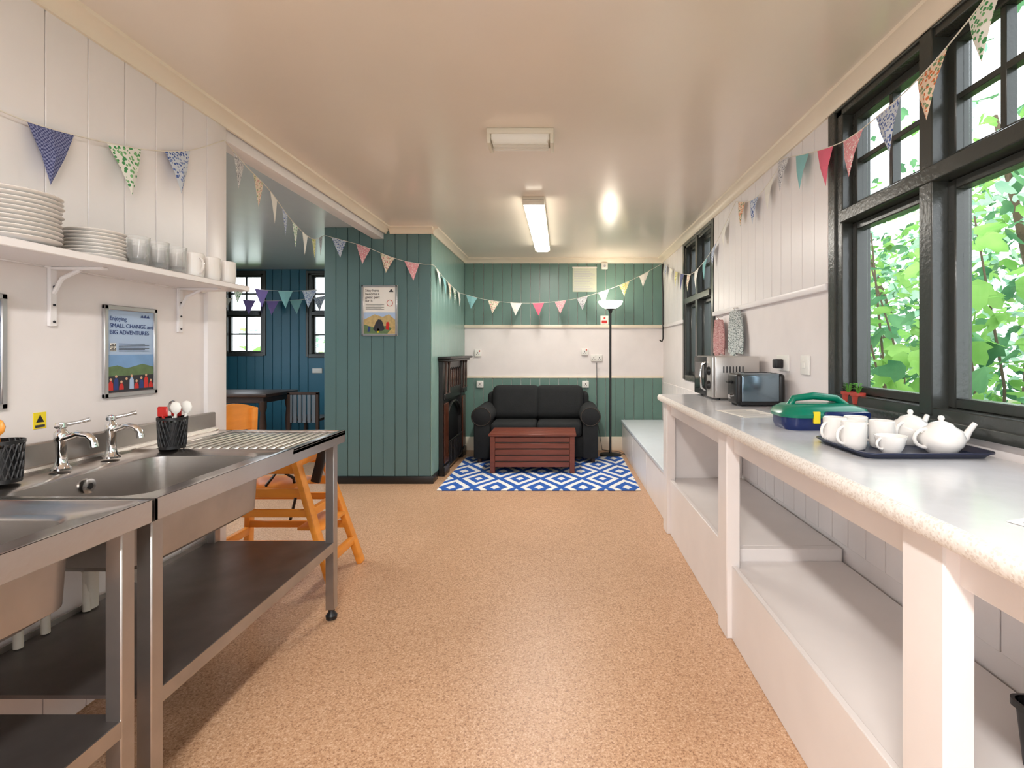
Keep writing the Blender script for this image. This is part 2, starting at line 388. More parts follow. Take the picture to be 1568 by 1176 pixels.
b=B(); b.box(RW-0.03,RW+0.04,W1[0],W1[1],0.985,1.02,FRAME,0.004); b.done('trim_window_sill')

# ---------------------------------------------------------------- right counter
b=B()
CF=0.69; CZ=0.94
b.box(CF,RW-0.012,-0.9,3.64,CZ-0.04,CZ,WTOP,0.0)
ls=[]
for y in (-0.9,3.64):
    ls.append([Vector((CF+0.002,y,CZ+0.0005)),Vector((CF-0.008,y,CZ-0.004)),Vector((CF-0.014,y,CZ-0.014)),Vector((CF-0.014,y,CZ-0.03)),Vector((CF-0.008,y,CZ-0.041)),Vector((CF+0.01,y,CZ-0.042))])
b.loops(ls,WEDGE,True,True,True)
b.box(0.742,0.768,-0.88,3.60,CZ-0.13,CZ-0.04,JOIN,0.002,1)
for y in (3.49,2.22,0.955,-0.31):
    b.box(0.712,0.772,y,y+0.12,0,CZ-0.04,JOIN,0.004,1)
b.box(0.745,RW-0.012,-0.88,2.30,0.275,0.305,JOIN,0.004,1)
b.box(0.735,0.757,-0.88,2.22,0.0,0.318,JOIN,0.003,1)
b.box(0.745,RW-0.012,2.34,3.60,0.33,0.36,JOIN,0.004,1)
b.box(0.735,0.757,2.34,3.49,0.0,0.372,JOIN,0.003,1)
b.box(0.745,RW-0.012,2.30,2.34,0.0,0.36,JOIN,0.003,1)
b.box(0.76,RW-0.012,3.575,3.60,0.36,CZ-0.13,JOIN,0.003,1)
b.done('kitchen_counter')
b=B()
b.box(0.735,RW-0.012,3.66,BW-0.03,0.355,0.385,BENCHB,0.004,1)
for y0,y1 in ((3.66,4.55),(4.57,5.45),(5.47,BW-0.03)):
    b.box(0.75,0.775,y0,y1,0.0,0.35,JOIN,0.004,1)
b.box(0.775,RW-0.012,3.66,3.70,0.0,0.352,JOIN)
b.box(0.775,RW-0.012,BW-0.08,BW-0.032,0.0,0.352,JOIN)
b.done('wall_bench')
b=B()
b.loops([rrect(1.14,1.04,0.09,0.14,0.02,0.306),rrect(1.14,1.04,0.1,0.15,0.02,0.45),rrect(1.14,1.04,0.106,0.156,0.02,0.45),rrect(1.14,1.04,0.106,0.156,0.02,0.435)],BLACK,True,True,False)
b.loops([rrect(1.14,1.04,0.096,0.146,0.02,0.45),rrect(1.14,1.04,0.086,0.136,0.02,0.315)],BLACK,True,False,True)
b.done('storage_crate',recalc=False)

# ---------------------------------------------------------------- sinks
def sink(name,y0,y1,bowl,drain):
    b=B(); z=0.875; xf,xb=-1.03,-1.655
    by0,by1=bowl; cx=-1.33; cy=(by0+by1)/2; hx=0.2; hy=(by1-by0)/2
    if drain[0]>by1: ty0,ty1=y0,drain[0]
    else: ty0,ty1=drain[1],y1
    oc=((xf+xb)/2,(ty0+ty1)/2,(xf-xb)/2,(ty1-ty0)/2)
    ls=[rrect(oc[0],oc[1],oc[2],oc[3],0.001,z),rrect(oc[0],oc[1],oc[2]-0.02,oc[3]-0.012,0.02,z),rrect(oc[0],oc[1],oc[2]-0.03,oc[3]-0.02,0.03,z-0.008),
        rrect(cx,cy,hx+0.015,hy+0.015,0.07,z-0.010),rrect(cx,cy,hx,hy,0.065,z-0.020),rrect(cx,cy,hx-0.012,hy-0.012,0.06,z-0.2),rrect(cx,cy,hx-0.05,hy-0.05,0.05,z-0.225),rrect(cx,cy,0.04,0.04,0.039,z-0.23)]
    b.loops(ls,STEEL,True,False,True)
    ls=[rrect(cx,cy,hx+0.012,hy+0.012,0.07,z-0.03),rrect(cx,cy,hx+0.003,hy+0.003,0.065,z-0.205),rrect(cx,cy,hx-0.045,hy-0.045,0.05,z-0.235),rrect(cx,cy,0.03,0.03,0.029,z-0.24)]
    b.loops(ls,STEELD,True,False,True)
    d0,d1=drain
    b.box(xb,xf,d0,d1,z-0.022,z-0.010,STEEL)
    b.box(xf-0.022,xf,d0,d1,z-0.012,z,STEEL,0.003,1); b.box(xb,xb+0.10,d0,d1,z-0.012,z,STEEL,0.003,1)
    e0,e1=(d1-0.02,d1) if d0>by1 else (d0,d0+0.02)
    b.box(xb,xf,e0,e1,z-0.012,z,STEEL,0.003,1)
    x=xb+0.14
    while x<xf-0.05:
        b.tube([(x,d0+0.02,z-0.014),(x,d0+0.05,z-0.010),(x,d1-0.07,z-0.010),(x,d1-0.04,z-0.014)],[0.004,0.008,0.008,0.004],STEEL,8); x+=0.036
    b.box(xf-0.004,xf,y0,y1,z-0.055,z,STEEL); b.box(xb,xf,y0,y0+0.004,z-0.055,z-0.001,STEELD); b.box(xb,xf,y1-0.004,y1,z-0.055,z-0.001,STEELD)
    b.box(xf-0.03,xf-0.004,y0,y1,z-0.058,z-0.054,STEELD)
    b.box(xb-0.012,xb+0.012,y0,y1,z-0.02,z+0.085,STEELD,0.004,1)
    b.tube([(xb+0.012,y0,z+0.003),(xb+0.012,y1,z+0.003)],0.012,STEEL,8)
    for yy in (y0+0.035,y1-0.045):
        for xx in (xf-0.045,xb+0.03):
            b.box(xx-0.02,xx+0.02,yy-0.02,yy+0.02,0.05,z-0.055,STEELD,0.003,1)
            b.lathe((xx,yy,0),[(0.012,0.0),(0.024,0.004),(0.026,0.02),(0.014,0.035),(0.014,0.052)],BLACK,14)
    b.box(xb+0.012,xf-0.03,y0+0.02,y1-0.04,0.352,0.362,STEELS); b.box(xf-0.03,xf-0.026,y0+0.02,y1-0.04,0.322,0.363,STEELD)
    b.box(xb+0.01,xb+0.014,y0+0.02,y1-0.04,0.322,0.38,STEELD)
    b.lathe((cx,cy,z-0.229),[(0.035,0),(0.038,0.004),(0.02,0.003)],CHROME,20)
    b.tube([(cx,cy,z-0.235),(cx,cy,z-0.33),(cx-0.02,cy+0.02,z-0.37),(cx-0.07,cy+0.05,z-0.37),(cx-0.1,cy+0.06,z-0.33),(xb+0.05,cy+0.1,z-0.33),(xb+0.03,cy+0.12,0.37)],0.021,PVC,12)
    b.lathe((cx,cy,z-0.29),[(0.03,0),(0.034,0.005),(0.034,0.04),(0.02,0.05)],PVC,14)
    # supply pipes behind the bowl
    for yy in (cy-0.12,cy-0.04,cy+0.1):
        b.tube([(xb+0.035,yy,0.365),(xb+0.035,yy,z-0.03)],0.012,PVC,10)
        b.lathe((xb+0.035,yy,0.50),[(0.014,0),(0.021,0.01),(0.021,0.04),(0.014,0.05)],PVC,12)
    b.tube([(xb+0.04,y0+0.08,0.56),(xb+0.04,y1-0.12,0.56)],0.012,PVC,10)
    Mr=Matrix.Rotation(R(90),4,'Y')
    b.lathe((cx-hx+0.008,cy,z-0.06),[(0.022,0),(0.024,0.003),(0.012,0.005)],CHROME,18,Mr)
    b.lathe((cx-hx+0.012,cy,z-0.06),[(0.010,0),(0.010,0.003)],BLACK,12,Mr)
    return b.done(name)
sink('steel_sink_unit',1.30,2.43,(1.37,1.92),(1.96,2.43))
sink('steel_sink_unit',0.08,1.29,(0.62,1.19),(0.08,0.56))

def tap(x,y):
    b=B(); z=0.874
    b.lathe((x,y,z),[(0.026,0),(0.026,0.006),(0.018,0.014),(0.014,0.03),(0.014,0.085),(0.019,0.092),(0.019,0.115),(0.014,0.122),(0.010,0.130),(0.016,0.135),(0.014,0.148),(0.0,0.152)],CHROME,20)
    b.tube([(x+0.01,y,z+0.098),(x+0.045,y+0.008,z+0.112),(x+0.07,y+0.014,z+0.106),(x+0.085,y+0.017,z+0.09),(x+0.088,y+0.018,z+0.068)],[0.012,0.011,0.011,0.011,0.012],CHROME,12)
    b.tube([(x,y,z+0.14),(x+0.035,y+0.025,z+0.148),(x+0.055,y+0.04,z+0.155)],[0.007,0.006,0.008],CHROME,10)
    b.tube([(x+0.015,y-0.03,z+0.14),(x-0.01,y+0.03,z+0.14)],0.007,CHROME,10)
    b.done('chrome_tap')
tap(-1.585,1.62); tap(-1.585,1.80)

def holder(name,x,y,tools):
    b=B(); z=0.876; r=0.048; h=0.12
    b.lathe((x,y,z),[(r*0.9,0),(r*0.9,0.012),(r*0.86,0.012)],BLACK,24)
    n=22
    for k in range(n):
        for s in (1,-1):
            pts=[]
            for j in range(5):
                a=2*math.pi*k/n+s*j*0.16; rr=r*(0.9+0.1*j/4); pts.append((x+math.cos(a)*rr,y+math.sin(a)*rr,z+0.01+(h-0.01)*j/4))
            b.tube(pts,0.0022,BLACK,4)
    b.lathe((x,y,z),[(r*0.98,h-0.01),(r*1.05,h-0.01),(r*1.05,h),(r*0.98,h),(r*0.98,h-0.01)],BLACK,24)
    b.lathe((x,y,z),[(r*0.84,0.01),(r*0.9,h-0.02)],BLACK,20)
    for (dx,dy,mt,kind) in tools:
        t=Vector((x+dx,y+dy,z+0.13)); b.tube([(x+dx*0.3,y+dy*0.3,z+0.02),t],0.005,mt,8)
        if kind=='spoon': b.lathe(t,[(0.004,0),(0.018,0.012),(0.022,0.028),(0.014,0.045),(0.002,0.05)],mt,14,None,1.0,0.4)
        else: b.box(t.x-0.02,t.x+0.02,t.y-0.004,t.y+0.004,t.z-0.01,t.z+0.03,mt,0.004,1)
    b.done(name)
holder('utensil_holder',-1.50,1.97,[(-0.03,-0.01,RED,'flat'),(0.0,0.02,RED,'flat'),(0.02,-0.01,PLAST,'spoon'),(0.04,0.02,PLAST,'spoon'),(-0.02,0.03,STEEL,'spoon')])
holder('utensil_holder',-1.595,1.455,[(-0.01,0.0,ORWOOD,'spoon'),(-0.02,-0.03,ORWOOD,'flat')])

b=B(); b.box(LW+0.0,LW+0.002,1.625,1.665,1.0,1.052,YEL); b.poly([(LW+0.0025,1.632,1.02),(LW+0.0025,1.658,1.02),(LW+0.0025,1.645,1.045)],BLACK); b.box(LW+0.002,LW+0.0028,1.63,1.66,1.004,1.012,DGREY); b.done('warning_sticker')

# ---------------------------------------------------------------- shelf & crockery
b=B(); SZ=1.548
b.box(LW+0.014,-1.45,0.2,2.38,SZ-0.024,SZ,WHITE,0.003,1)
for y in (1.68,2.24,0.9):
    b.box(LW+0.0,LW+0.012,y-0.012,y+0.012,1.33,SZ-0.024,WHITE,0.002,1)
    b.box(LW+0.012,-1.50,y-0.012,y+0.012,SZ-0.034,SZ-0.024,WHITE,0.002,1)
    b.tube([(LW+0.012,y,SZ-0.11),(LW+0.04,y,SZ-0.06),(LW+0.10,y,SZ-0.032)],0.007,WHITE,8)
    for zz in (1.345,1.40,1.46): b.cyl((LW+0.012,y,zz),(LW+0.015,y,zz),0.004,DGREY,8)
b.done('wall_shelf')
def plates(x,y,r,n,dz):
    b=B()
    for k in range(n):
        z=SZ+k*dz; ox=random.uniform(-.003,.003); oy=random.uniform(-.003,.003)
        b.lathe((x+ox,y+oy,z),[(r*0.5,0),(r*0.58,0.001),(r*0.62,0.004),(r*0.98,0.013),(r,0.015),(r*0.98,0.017),(r*0.6,0.008),(0,0.006)],CERAM,36)
    b.done('plate_stack')
plates(-1.555,1.43,0.118,11,0.0125); plates(-1.56,1.71,0.082,8,0.0115)
plates(-1.555,1.14,0.118,9,0.0125)
def tumbler(x,y,h=0.105,r=0.037,z=SZ+0.0005):
    b=B(); b.lathe((x,y,z),[(r*0.8,0),(r*0.86,0.004),(r*0.98,h*0.5),(r,h),(r-0.003,h),(r*0.9,h*0.5),(r*0.75,0.012),(0,0.010)],TUMB,24)
    b.lathe((x,y,z),[(r*0.88,h*0.22),(r*0.93,h*0.24),(r*0.89,h*0.26)],TUMB,20)
    b.done('glass_tumbler')
for (x,y) in ((-1.51,1.82),(-1.60,1.85),(-1.51,1.91),(-1.60,1.94),(-1.51,2.0),(-1.6,2.03)): tumbler(x,y)
def mug(x,y,z,a=0,h=0.092,r=0.038,name='mug',mt=CERAM,b=None):
    own=b is None
    if own: b=B()
    b.lathe((x,y,z),[(r*0.8,0),(r*0.92,0.004),(r,0.02),(r,h-0.002),(r-0.002,h),(r-0.005,h-0.002),(r-0.005,0.012),(0,0.009)],mt,24)
    c,s=math.cos(a),math.sin(a); pts=[]
    for k in range(8):
        t=math.pi*k/7; rr=r-0.004+math.sin(t)*0.026; pts.append((x+c*rr,y+s*rr,z+h*0.5+math.cos(t)*h*0.32))
    b.tube(pts,0.0045,mt,8)
    if own: b.done(name)
for (x,y,zz) in ((-1.51,2.095,0),(-1.605,2.12,0),(-1.51,2.195,0),(-1.605,2.21,0),(-1.51,2.30,0),(-1.605,2.31,0)):
    mug(x,y,SZ+zz,R(random.choice([-20,20,160,-60])),h=0.10)

# ---------------------------------------------------------------- posters
rotL=(R(90),0,R(90)); rotP=(R(90),0,0)
def poster_left(name,y0,y1,z0,z1,full=True):
    b=B(); X=LW+0.001; g=0.018
    b.box(X,X+0.006,y0+0.005,y1-0.005,z0+0.005,z1-0.005,PHEAD)
    for a,c,e,f in ((y0,y1,z0,z0+g),(y0,y1,z1-g,z1),(y0,y0+g,z0,z1),(y1-g,y1,z0,z1)): b.box(X,X+0.013,a,c,e,f,ALU,0.003,1)
    xi=X+0.0065
    def P(u,v): return (xi,y0+g+(y1-y0-2*g)*u,z0+g+(z1-z0-2*g)*v)
    b.poly([P(0,0.28),P(1,0.28),P(1,0.46),P(0,0.46)],PBLUE)
    xi+=0.0003; b.poly([P(0,0.2),P(1,0.2),P(1,0.30),P(0.75,0.34),P(0.4,0.29),P(0.2,0.33),P(0,0.31)],PHILL)
    xi+=0.0003; b.poly([P(0,0.0),P(1,0.0),P(1,0.2),P(0,0.2)],DGREY)
    xi+=0.0004
    for k in range(9):
        u=0.06+k*0.11; m=(RED,PNAVY,RED,DGREY,PHEAD,RED,PNAVY,RED,RED)[k]; h=0.16+0.04*math.sin(k*2.1)
        b.poly([P(u-0.05,0.03),P(u+0.05,0.03),P(u+0.045,h-0.05),P(u+0.02,h-0.02),P(u-0.02,h-0.02),P(u-0.045,h-0.05)],m)
        b.poly([P(u+math.cos(R(t))*0.026,h+math.sin(R(t))*0.018) for t in range(0,360,45)],SKIN)
    xi+=0.0002
    b.poly([P(0.04,0.5),P(0.17,0.5),P(0.17,0.6),P(0.04,0.6)],PAPER); xi+=0.0003
    for i in range(5):
        for j in range(5):
            if (i*3+j*7+i*j)%3!=1: b.poly([P(0.05+i*.022,0.51+j*.017),P(0.068+i*.022,0.51+j*.017),P(0.068+i*.022,0.524+j*.017),P(0.05+i*.022,0.524+j*.017)],BLACK)
    for i in range(3):
        b.poly([P(0.7+i*0.07,0.93),P(0.77+i*0.07,0.93),P(0.735+i*0.07,0.97)],PNAVY)
    for i in range(6): b.poly([P(0.22,0.5+i*0.018),P(0.9-0.1*(i%2),0.5+i*0.018),P(0.9-0.1*(i%2),0.506+i*0.018),P(0.22,0.506+i*0.018)],DGREY)
    o=b.done(name)
    yl=y0+g+0.008
    text("Enjoying",(X+0.0075,yl,z1-0.056),rotL,0.022,PNAVY,'headline_small',o)
    text("SMALL CHANGE and",(X+0.0075,yl,z1-0.083),rotL,0.0225,PNAVY,'headline_1',o)
    text("BIG ADVENTURES",(X+0.0075,yl,z1-0.108),rotL,0.0225,PNAVY,'headline_2',o)
poster_left('wall_poster',1.865,2.11,1.075,1.42)
poster_left('wall_poster',1.295,1.54,1.075,1.42)
b=B(); X0,X1,Z0,Z1=-1.885,-1.55,1.39,1.865; Y=PY-0.014
b.box(X0,X1,Y-0.006,Y,Z0,Z1,PAPER)
for a,c,e,f in ((X0,X1,Z0,Z0+.018),(X0,X1,Z1-.018,Z1),(X0,X0+.018,Z0,Z1),(X1-.018,X1,Z0,Z1)): b.box(a,c,Y-0.014,Y,e,f,ALU,0.003,1)
yy=Y-0.0065
def P(u,v): return (X0+0.02+(X1-X0-0.04)*u,yy,Z0+0.02+(Z1-Z0-0.04)*v)
b.poly([P(0,0.28),P(1,0.28),P(1,0.46),P(0,0.46)],PHEAD); yy-=0.0004
b.poly([P(0,0.0),P(1,0.0),P(1,0.3),P(0.8,0.42),P(0.6,0.36),P(0.35,0.42),P(0,0.3)],PSAND); yy-=0.0004
b.poly([P(0.0,0.0),P(0.75,0.0),P(0.9,0.12),P(0.7,0.17),P(0.3,0.14),P(0,0.2)],PHILL); yy-=0.0004
b.poly([P(0.3,0.1),P(0.36,0.05),P(0.6,0.06),P(0.66,0.1),P(0.62,0.22),P(0.56,0.3),P(0.46,0.31),P(0.38,0.24)],DGREY); b.poly([P(0.70,0.1),P(0.8,0.08),P(0.82,0.2),P(0.78,0.26),P(0.72,0.24)],RED)
b.poly([P(0.42,0.02),P(0.48,0.02),P(0.5,0.1),P(0.44,0.12)],YEL); b.poly([P(0.12,0.04),P(0.2,0.05),P(0.22,0.14),P(0.14,0.16)],PNAVY)
for i in range(5): b.poly([P(0.06,0.52+i*.025),P(0.65-.08*(i%2),0.52+i*.025),P(0.65-.08*(i%2),0.528+i*.025),P(0.06,0.528+i*.025)],DGREY)
b.poly([P(0.8,0.9),P(0.95,0.9),P(0.875,0.97)],DGREY)
for k in range(16):
    a=2*math.pi*k/16; a2=2*math.pi*(k+1)/16
    b.poly([P(0.83+.1*math.cos(a),0.66+.07*math.sin(a)),P(0.83+.1*math.cos(a2),0.66+.07*math.sin(a2)),P(0.83+.085*math.cos(a2),0.66+.06*math.sin(a2)),P(0.83+.085*math.cos(a),0.66+.06*math.sin(a))],RED)
o=b.done('framed_poster')
for i,t in enumerate(("Stay here","become a","great part","for it")): text(t,(X0+0.035,Y-0.008,Z1-0.06-i*0.032),rotP,0.034,DGREY,'headline_%d'%(i+1),o)
b=B(); Y=BW-0.014; b.box(0.13,0.43,Y-0.004,Y,1.99,2.30,PAPG)
for i in range(13): b.box(0.15,0.41-0.03*(i%3),Y-0.005,Y-0.004,2.01+i*0.021,2.016+i*0.021,ALU)
b.box(0.125,0.435,Y-0.007,Y,2.285,2.305,PAPER,0.002,1); b.done('notice_sheet')
b=B(); b.box(0.49,0.57,Y-0.035,Y,2.27,2.35,PLAST,0.008); b.cyl((0.53,Y-0.035,2.31),(0.53,Y-0.045,2.31),0.015,ALU); b.done('alarm_sounder')
b=B(); b.box(0.48,0.58,Y-0.004,Y,1.58,1.69,PAPER,0.001,1); b.box(0.495,0.565,Y-0.006,Y-0.004,1.595,1.63,RED); b.cyl((0.53,Y-0.004,1.66),(0.53,Y-0.008,1.66),0.012,RED); b.done('fire_notice_sign')
def socket_b(x,z,w=0.085,h=0.085,plug=False,Y=BW,red=False):
    b=B(); b.box(x-w/2,x+w/2,Y-0.03,Y,z-h/2,z+h/2,PLAST,0.005)
    n=2 if w>0.1 else 1
    for k in range(n):
        cx=x+(k-(n-1)/2)*0.07
        b.box(cx-0.004,cx+0.004,Y-0.032,Y-0.03,z-0.005,z+0.012,DGREY); b.box(cx-0.018,cx-0.01,Y-0.032,Y-0.03,z-0.02,z-0.012,DGREY); b.box(cx+0.01,cx+0.018,Y-0.032,Y-0.03,z-0.02,z-0.012,DGREY)
        b.box(cx+0.016,cx+0.03,Y-0.035,Y-0.03,z+0.016,z+0.034,RED if red else PLAST,0.001,1)
    if plug: b.box(x-0.025,x+0.025,Y-0.065,Y-0.03,z-0.03,z+0.02,BLACK,0.008)
    b.done('wall_socket')
socket_b(-1.06,1.22,red=True); socket_b(0.28,1.235,red=True); socket_b(0.43,1.16,0.14,plug=False); socket_b(-1.03,0.83,Y=BW-0.014); socket_b(0.29,0.83,Y=BW-0.014)
def socket_r(y,z,w=0.085,h=0.085,plug=False):
    b=B(); X=RW; b.box(X-0.014,X,y-w/2,y+w/2,z-h/2,z+h/2,PLAST,0.004); b.box(X-0.019,X-0.014,y-0.012,y+0.012,z-0.018,z+0.018,PLAST,0.002,1)
    if plug: b.box(X-0.06,X-0.014,y-0.026,y+0.026,z-0.03,z+0.022,BLACK,0.008); 
    b.done('wall_socket')
socket_r(2.66,1.175,0.09,0.10); socket_r(2.93,1.18,0.15,0.09,True); socket_r(4.0,1.22,0.09,0.09)

# ---------------------------------------------------------------- lights (fixtures)
def fixture(name,x0,x1,y0,y1,lit,along='y',col=(1.0,0.97,0.93)):
    b=B(); b.box(x0,x1,y0,y1,H-0.03,H,BEIGE,0.004)
    cx,cy=(x0+x1)/2,(y0+y1)/2; hx,hy=(x1-x0)/2-0.006,(y1-y0)/2-0.02
    if along=='x': hx,hy=(x1-x0)/2-0.02,(y1-y0)/2-0.006
    b.loops([rrect(cx,cy,hx,hy,0.015,H-0.03),rrect(cx,cy,hx,hy,0.015,H-0.055),rrect(cx,cy,hx-0.015,hy-0.012,0.012,H-0.075)],TUBEM if lit else DIFF,True,False,True)
    if along=='y':
        b.box(x0,x1,y0,y0+0.02,H-0.06,H-0.02,BEIGE,0.004); b.box(x0,x1,y1-0.02,y1,H-0.06,H-0.02,BEIGE,0.004)
    else:
        b.box(x0,x0+0.02,y0,y1,H-0.082,H-0.02,BEIGE,0.006); b.box(x1-0.02,x1,y0,y1,H-0.082,H-0.02,BEIGE,0.006)
        for k in range(6): b.box(x0+0.03,x1-0.03,y0+0.012+k*0.018,y0+0.016+k*0.018,H-0.080,H-0.074,DIFF)
    o=b.done(name)
    if lit:
        L=bpy.data.lights.new('tube_or_fill_lamp','AREA'); L.shape='RECTANGLE'; L.size=x1-x0-0.03; L.size_y=y1-y0-0.06  # area lamp shared by the real tube and the added fill fixtures
        L.energy=lit; L.color=col
        lo=bpy.data.objects.new('tube_or_fill_light',L); sc.collection.objects.link(lo); lo.location=(cx,cy,H-0.08); lo.parent=o; lo.matrix_parent_inverse=Matrix.Translation(o.location).inverted()
fixture('fluorescent_or_fill_light',-0.30,-0.135,3.85,5.65,28)
fixture('fluorescent_or_fill_light',-0.30,-0.135,-1.5,0.3,80,col=(1,0.98,0.97))  # fill light added behind the camera, shaped as a tube fixture
fixture('bulkhead_ceiling_light',-0.395,-0.045,2.66,2.80,0,'x')
fixture('fluorescent_or_fill_light',-3.6,-3.44,2.6,4.4,28,col=(0.88,0.94,1.0))  # unseen cool light added to brighten the side room

b=B(); x,y=0.575,6.12
b.lathe((x,y,0),[(0.13,0),(0.13,0.012),(0.12,0.02),(0.02,0.028),(0.013,0.05),(0.013,1.70),(0.02,1.705),(0.024,1.73),(0.05,1.745),(0.055,1.75),(0.0,1.75)],BLACK,28)
b.lathe((x,y,1.745),[(0.04,0),(0.09,0.022),(0.13,0.055),(0.15,0.095),(0.147,0.095),(0.126,0.058),(0.088,0.028),(0.0,0.01)],LAMPG,32)
b.tube([(x+0.012,y-0.005,0.03),(x+0.2,y-0.05,0.012),(x+0.12,y+0.15,0.012),(x-0.08,6.36,0.02),(x-0.14,6.395,0.4),(x-0.145,6.395,1.1)],0.004,BLACK,6)
b.done('floor_lamp')
L=bpy.data.lights.new('lamp_bulb','POINT'); L.energy=3.5; L.color=(1,0.9,0.75); L.shadow_soft_size=0.05
lo=bpy.data.objects.new('floor_lamp_bulb',L); sc.collection.objects.link(lo); lo.location=(x,y,1.86)

# ---------------------------------------------------------------- sofa
b=B(); x0,x1,y0,y1=-1.0,0.42,5.62,6.38
b.box(x0+0.03,x1-0.03,y0+0.06,y1-0.02,0.06,0.30,FAB,0.03)
b.box(x0+0.1,x1-0.1,y1-0.24,y1-0.02,0.28,0.76,FAB,0.06,4)
xm=(x0+x1)/2
for a,c in ((x0+0.2,xm-0.003),(xm+0.003,x1-0.2)):
    b.box(a,c,y0+0.03,y1-0.24,0.29,0.45,FAB,0.045,4)
    M=Matrix.Translation(((a+c)/2,y1-0.27,0.64))@Matrix.Rotation(R(-12),4,'X')
    w=(c-a)/2+0.03
    b.box(-w,w,-0.09,0.09,-0.2,0.2,FAB,0.075,5,M)
for a,c in ((x0,x0+0.22),(x1-0.22,x1)):
    b.box(a+0.025,c-0.025,y0,y1-0.06,0.06,0.50,FAB,0.02)
    ls=[]
    for yy in (y0-0.01,y0+0.005,y1-0.08):
        r=0.1 if yy<y0 else 0.115
        ls.append([Vector(((a+c)/2+math.cos(2*math.pi*k/20)*r,yy,0.525+math.sin(2*math.pi*k/20)*r*0.95)) for k in range(20)])
    b.loops(ls,FAB,True,True,True)
    b.tube([((a+c)/2+math.cos(2*math.pi*k/16)*0.105,y0-0.006,0.525+math.sin(2*math.pi*k/16)*0.1) for k in range(17)],0.006,FABD,6)
for xx in (x0+0.08,x1-0.08):
    for yy in (y0+0.08,y1-0.1): b.cyl((xx,yy,0.012),(xx,yy,0.07),0.025,DKWOOD,12)
b.done('loveseat_sofa',ang=60)

b=B(); x0,x1,y0,y1=-0.73,0.125,5.16,5.60; zb=0.014
for k in range(5):
    a=y0-0.01+(y1-y0+0.02)*k/5; b.box(x0-0.015,x1+0.015,a+0.002,a+(y1-y0+0.02)/5-0.002,0.385,0.41,REDWOOD,0.004,1)
for xx in (x0,x1-0.05):
    for yy in (y0,y1-0.05): b.box(xx,xx+0.05,yy,yy+0.05,zb,0.385,REDWOOD,0.004,1)
for k in range(5):
    z=0.075+k*0.063
    b.box(x0+0.05,x1-0.05,y0+0.006,y0+0.022,z,z+0.05,REDWOOD,0.003,1); b.box(x0+0.05,x1-0.05,y1-0.022,y1-0.006,z,z+0.05,REDWOOD,0.003,1)
    b.box(x0+0.006,x0+0.022,y0+0.05,y1-0.05,z,z+0.05,REDWOOD,0.003,1); b.box(x1-0.022,x1-0.006,y0+0.05,y1-0.05,z,z+0.05,REDWOOD,0.003,1)
b.box(x0+0.03,x1-0.03,y0+0.03,y1-0.03,0.07,0.085,DKWOOD)
b.box(x0+0.028,x1-0.028,y0+0.024,y0+0.03,0.08,0.385,DKWOOD); b.box(x0+0.024,x0+0.03,y0+0.03,y1-0.03,0.08,0.385,DKWOOD); b.box(x1-0.03,x1-0.024,y0+0.03,y1-0.03,0.08,0.385,DKWOOD)
b.done('slatted_coffee_table')
b=B(); b.box(-1.12,0.70,4.56,5.98,0.0005,0.012,RUG,0.003,1); b.done('area_rug')

# ---------------------------------------------------------------- fireplace
b=B(); X=PX1+0.013
y0,y1=5.08,6.22
b.box(X,X+0.13,y0-0.05,y1+0.05,1.165,1.19,IRON,0.006); b.box(X,X+0.10,y0-0.02,y1+0.02,1.14,1.165,IRON,0.006)
for a in (y0,y1-0.22):
    b.box(X,X+0.045,a,a+0.22,0,1.14,IRON,0.004,1)
    b.box(X+0.045,X+0.058,a+0.03,a+0.19,0.12,0.72,TILE,0.003,1)
    b.box(X+0.045,X+0.062,a-0.0,a+0.22,0,0.10,IRON,0.004,1); b.box(X+0.045,X+0.07,a,a+0.22,0.76,0.82,IRON,0.006,1)
    b.lathe((X+0.065,a+0.04,0.82),[(0.016,0),(0.01,0.02),(0.013,0.15),(0.01,0.28),(0.018,0.32)],DKWOOD,12)
    b.lathe((X+0.065,a+0.18,0.82),[(0.016,0),(0.01,0.02),(0.013,0.15),(0.01,0.28),(0.018,0.32)],DKWOOD,12)
b.box(X,X+0.04,y0+0.22,y1-0.22,0.74,1.14,IRON,0.004,1)
n=6; w=(y1-y0-0.5)/n
for k in range(n):
    a=y0+0.25+k*w
    pts=[(X+0.041,a+0.01,0.86),(X+0.041,a+w-0.01,0.86)]+[(X+0.041,a+w/2+math.cos(R(t))*(w/2-0.01),1.02+math.sin(R(t))*0.05) for t in range(0,181,30)]
    b.poly(pts,TILE)
    b.tube([(p[0]+0.003,p[1],p[2]) for p in pts+[pts[0]]],0.004,IRON,6)
b.box(X,X+0.006,y0+0.22,y1-0.22,0,0.74,BLACK)
for k in range(9):
    yy=y0+0.28+k*(y1-y0-0.56)/8; b.cyl((X+0.05,yy,0.06),(X+0.05,yy,0.3),0.008,IRON,8)
b.tube([(X+0.05,y0+0.22,0.3),(X+0.05,y1-0.22,0.3)],0.01,IRON,8); b.tube([(X+0.05,y0+0.22,0.06),(X+0.05,y1-0.22,0.06)],0.01,IRON,8)
pts=[(X+0.03,(y0+y1)/2+math.cos(R(t))*(y1-y0-0.46)/2,0.5+math.sin(R(t))*0.2) for t in range(0,181,15)]
b.tube(pts,0.015,IRON,8)
b.done('cast_iron_fireplace')

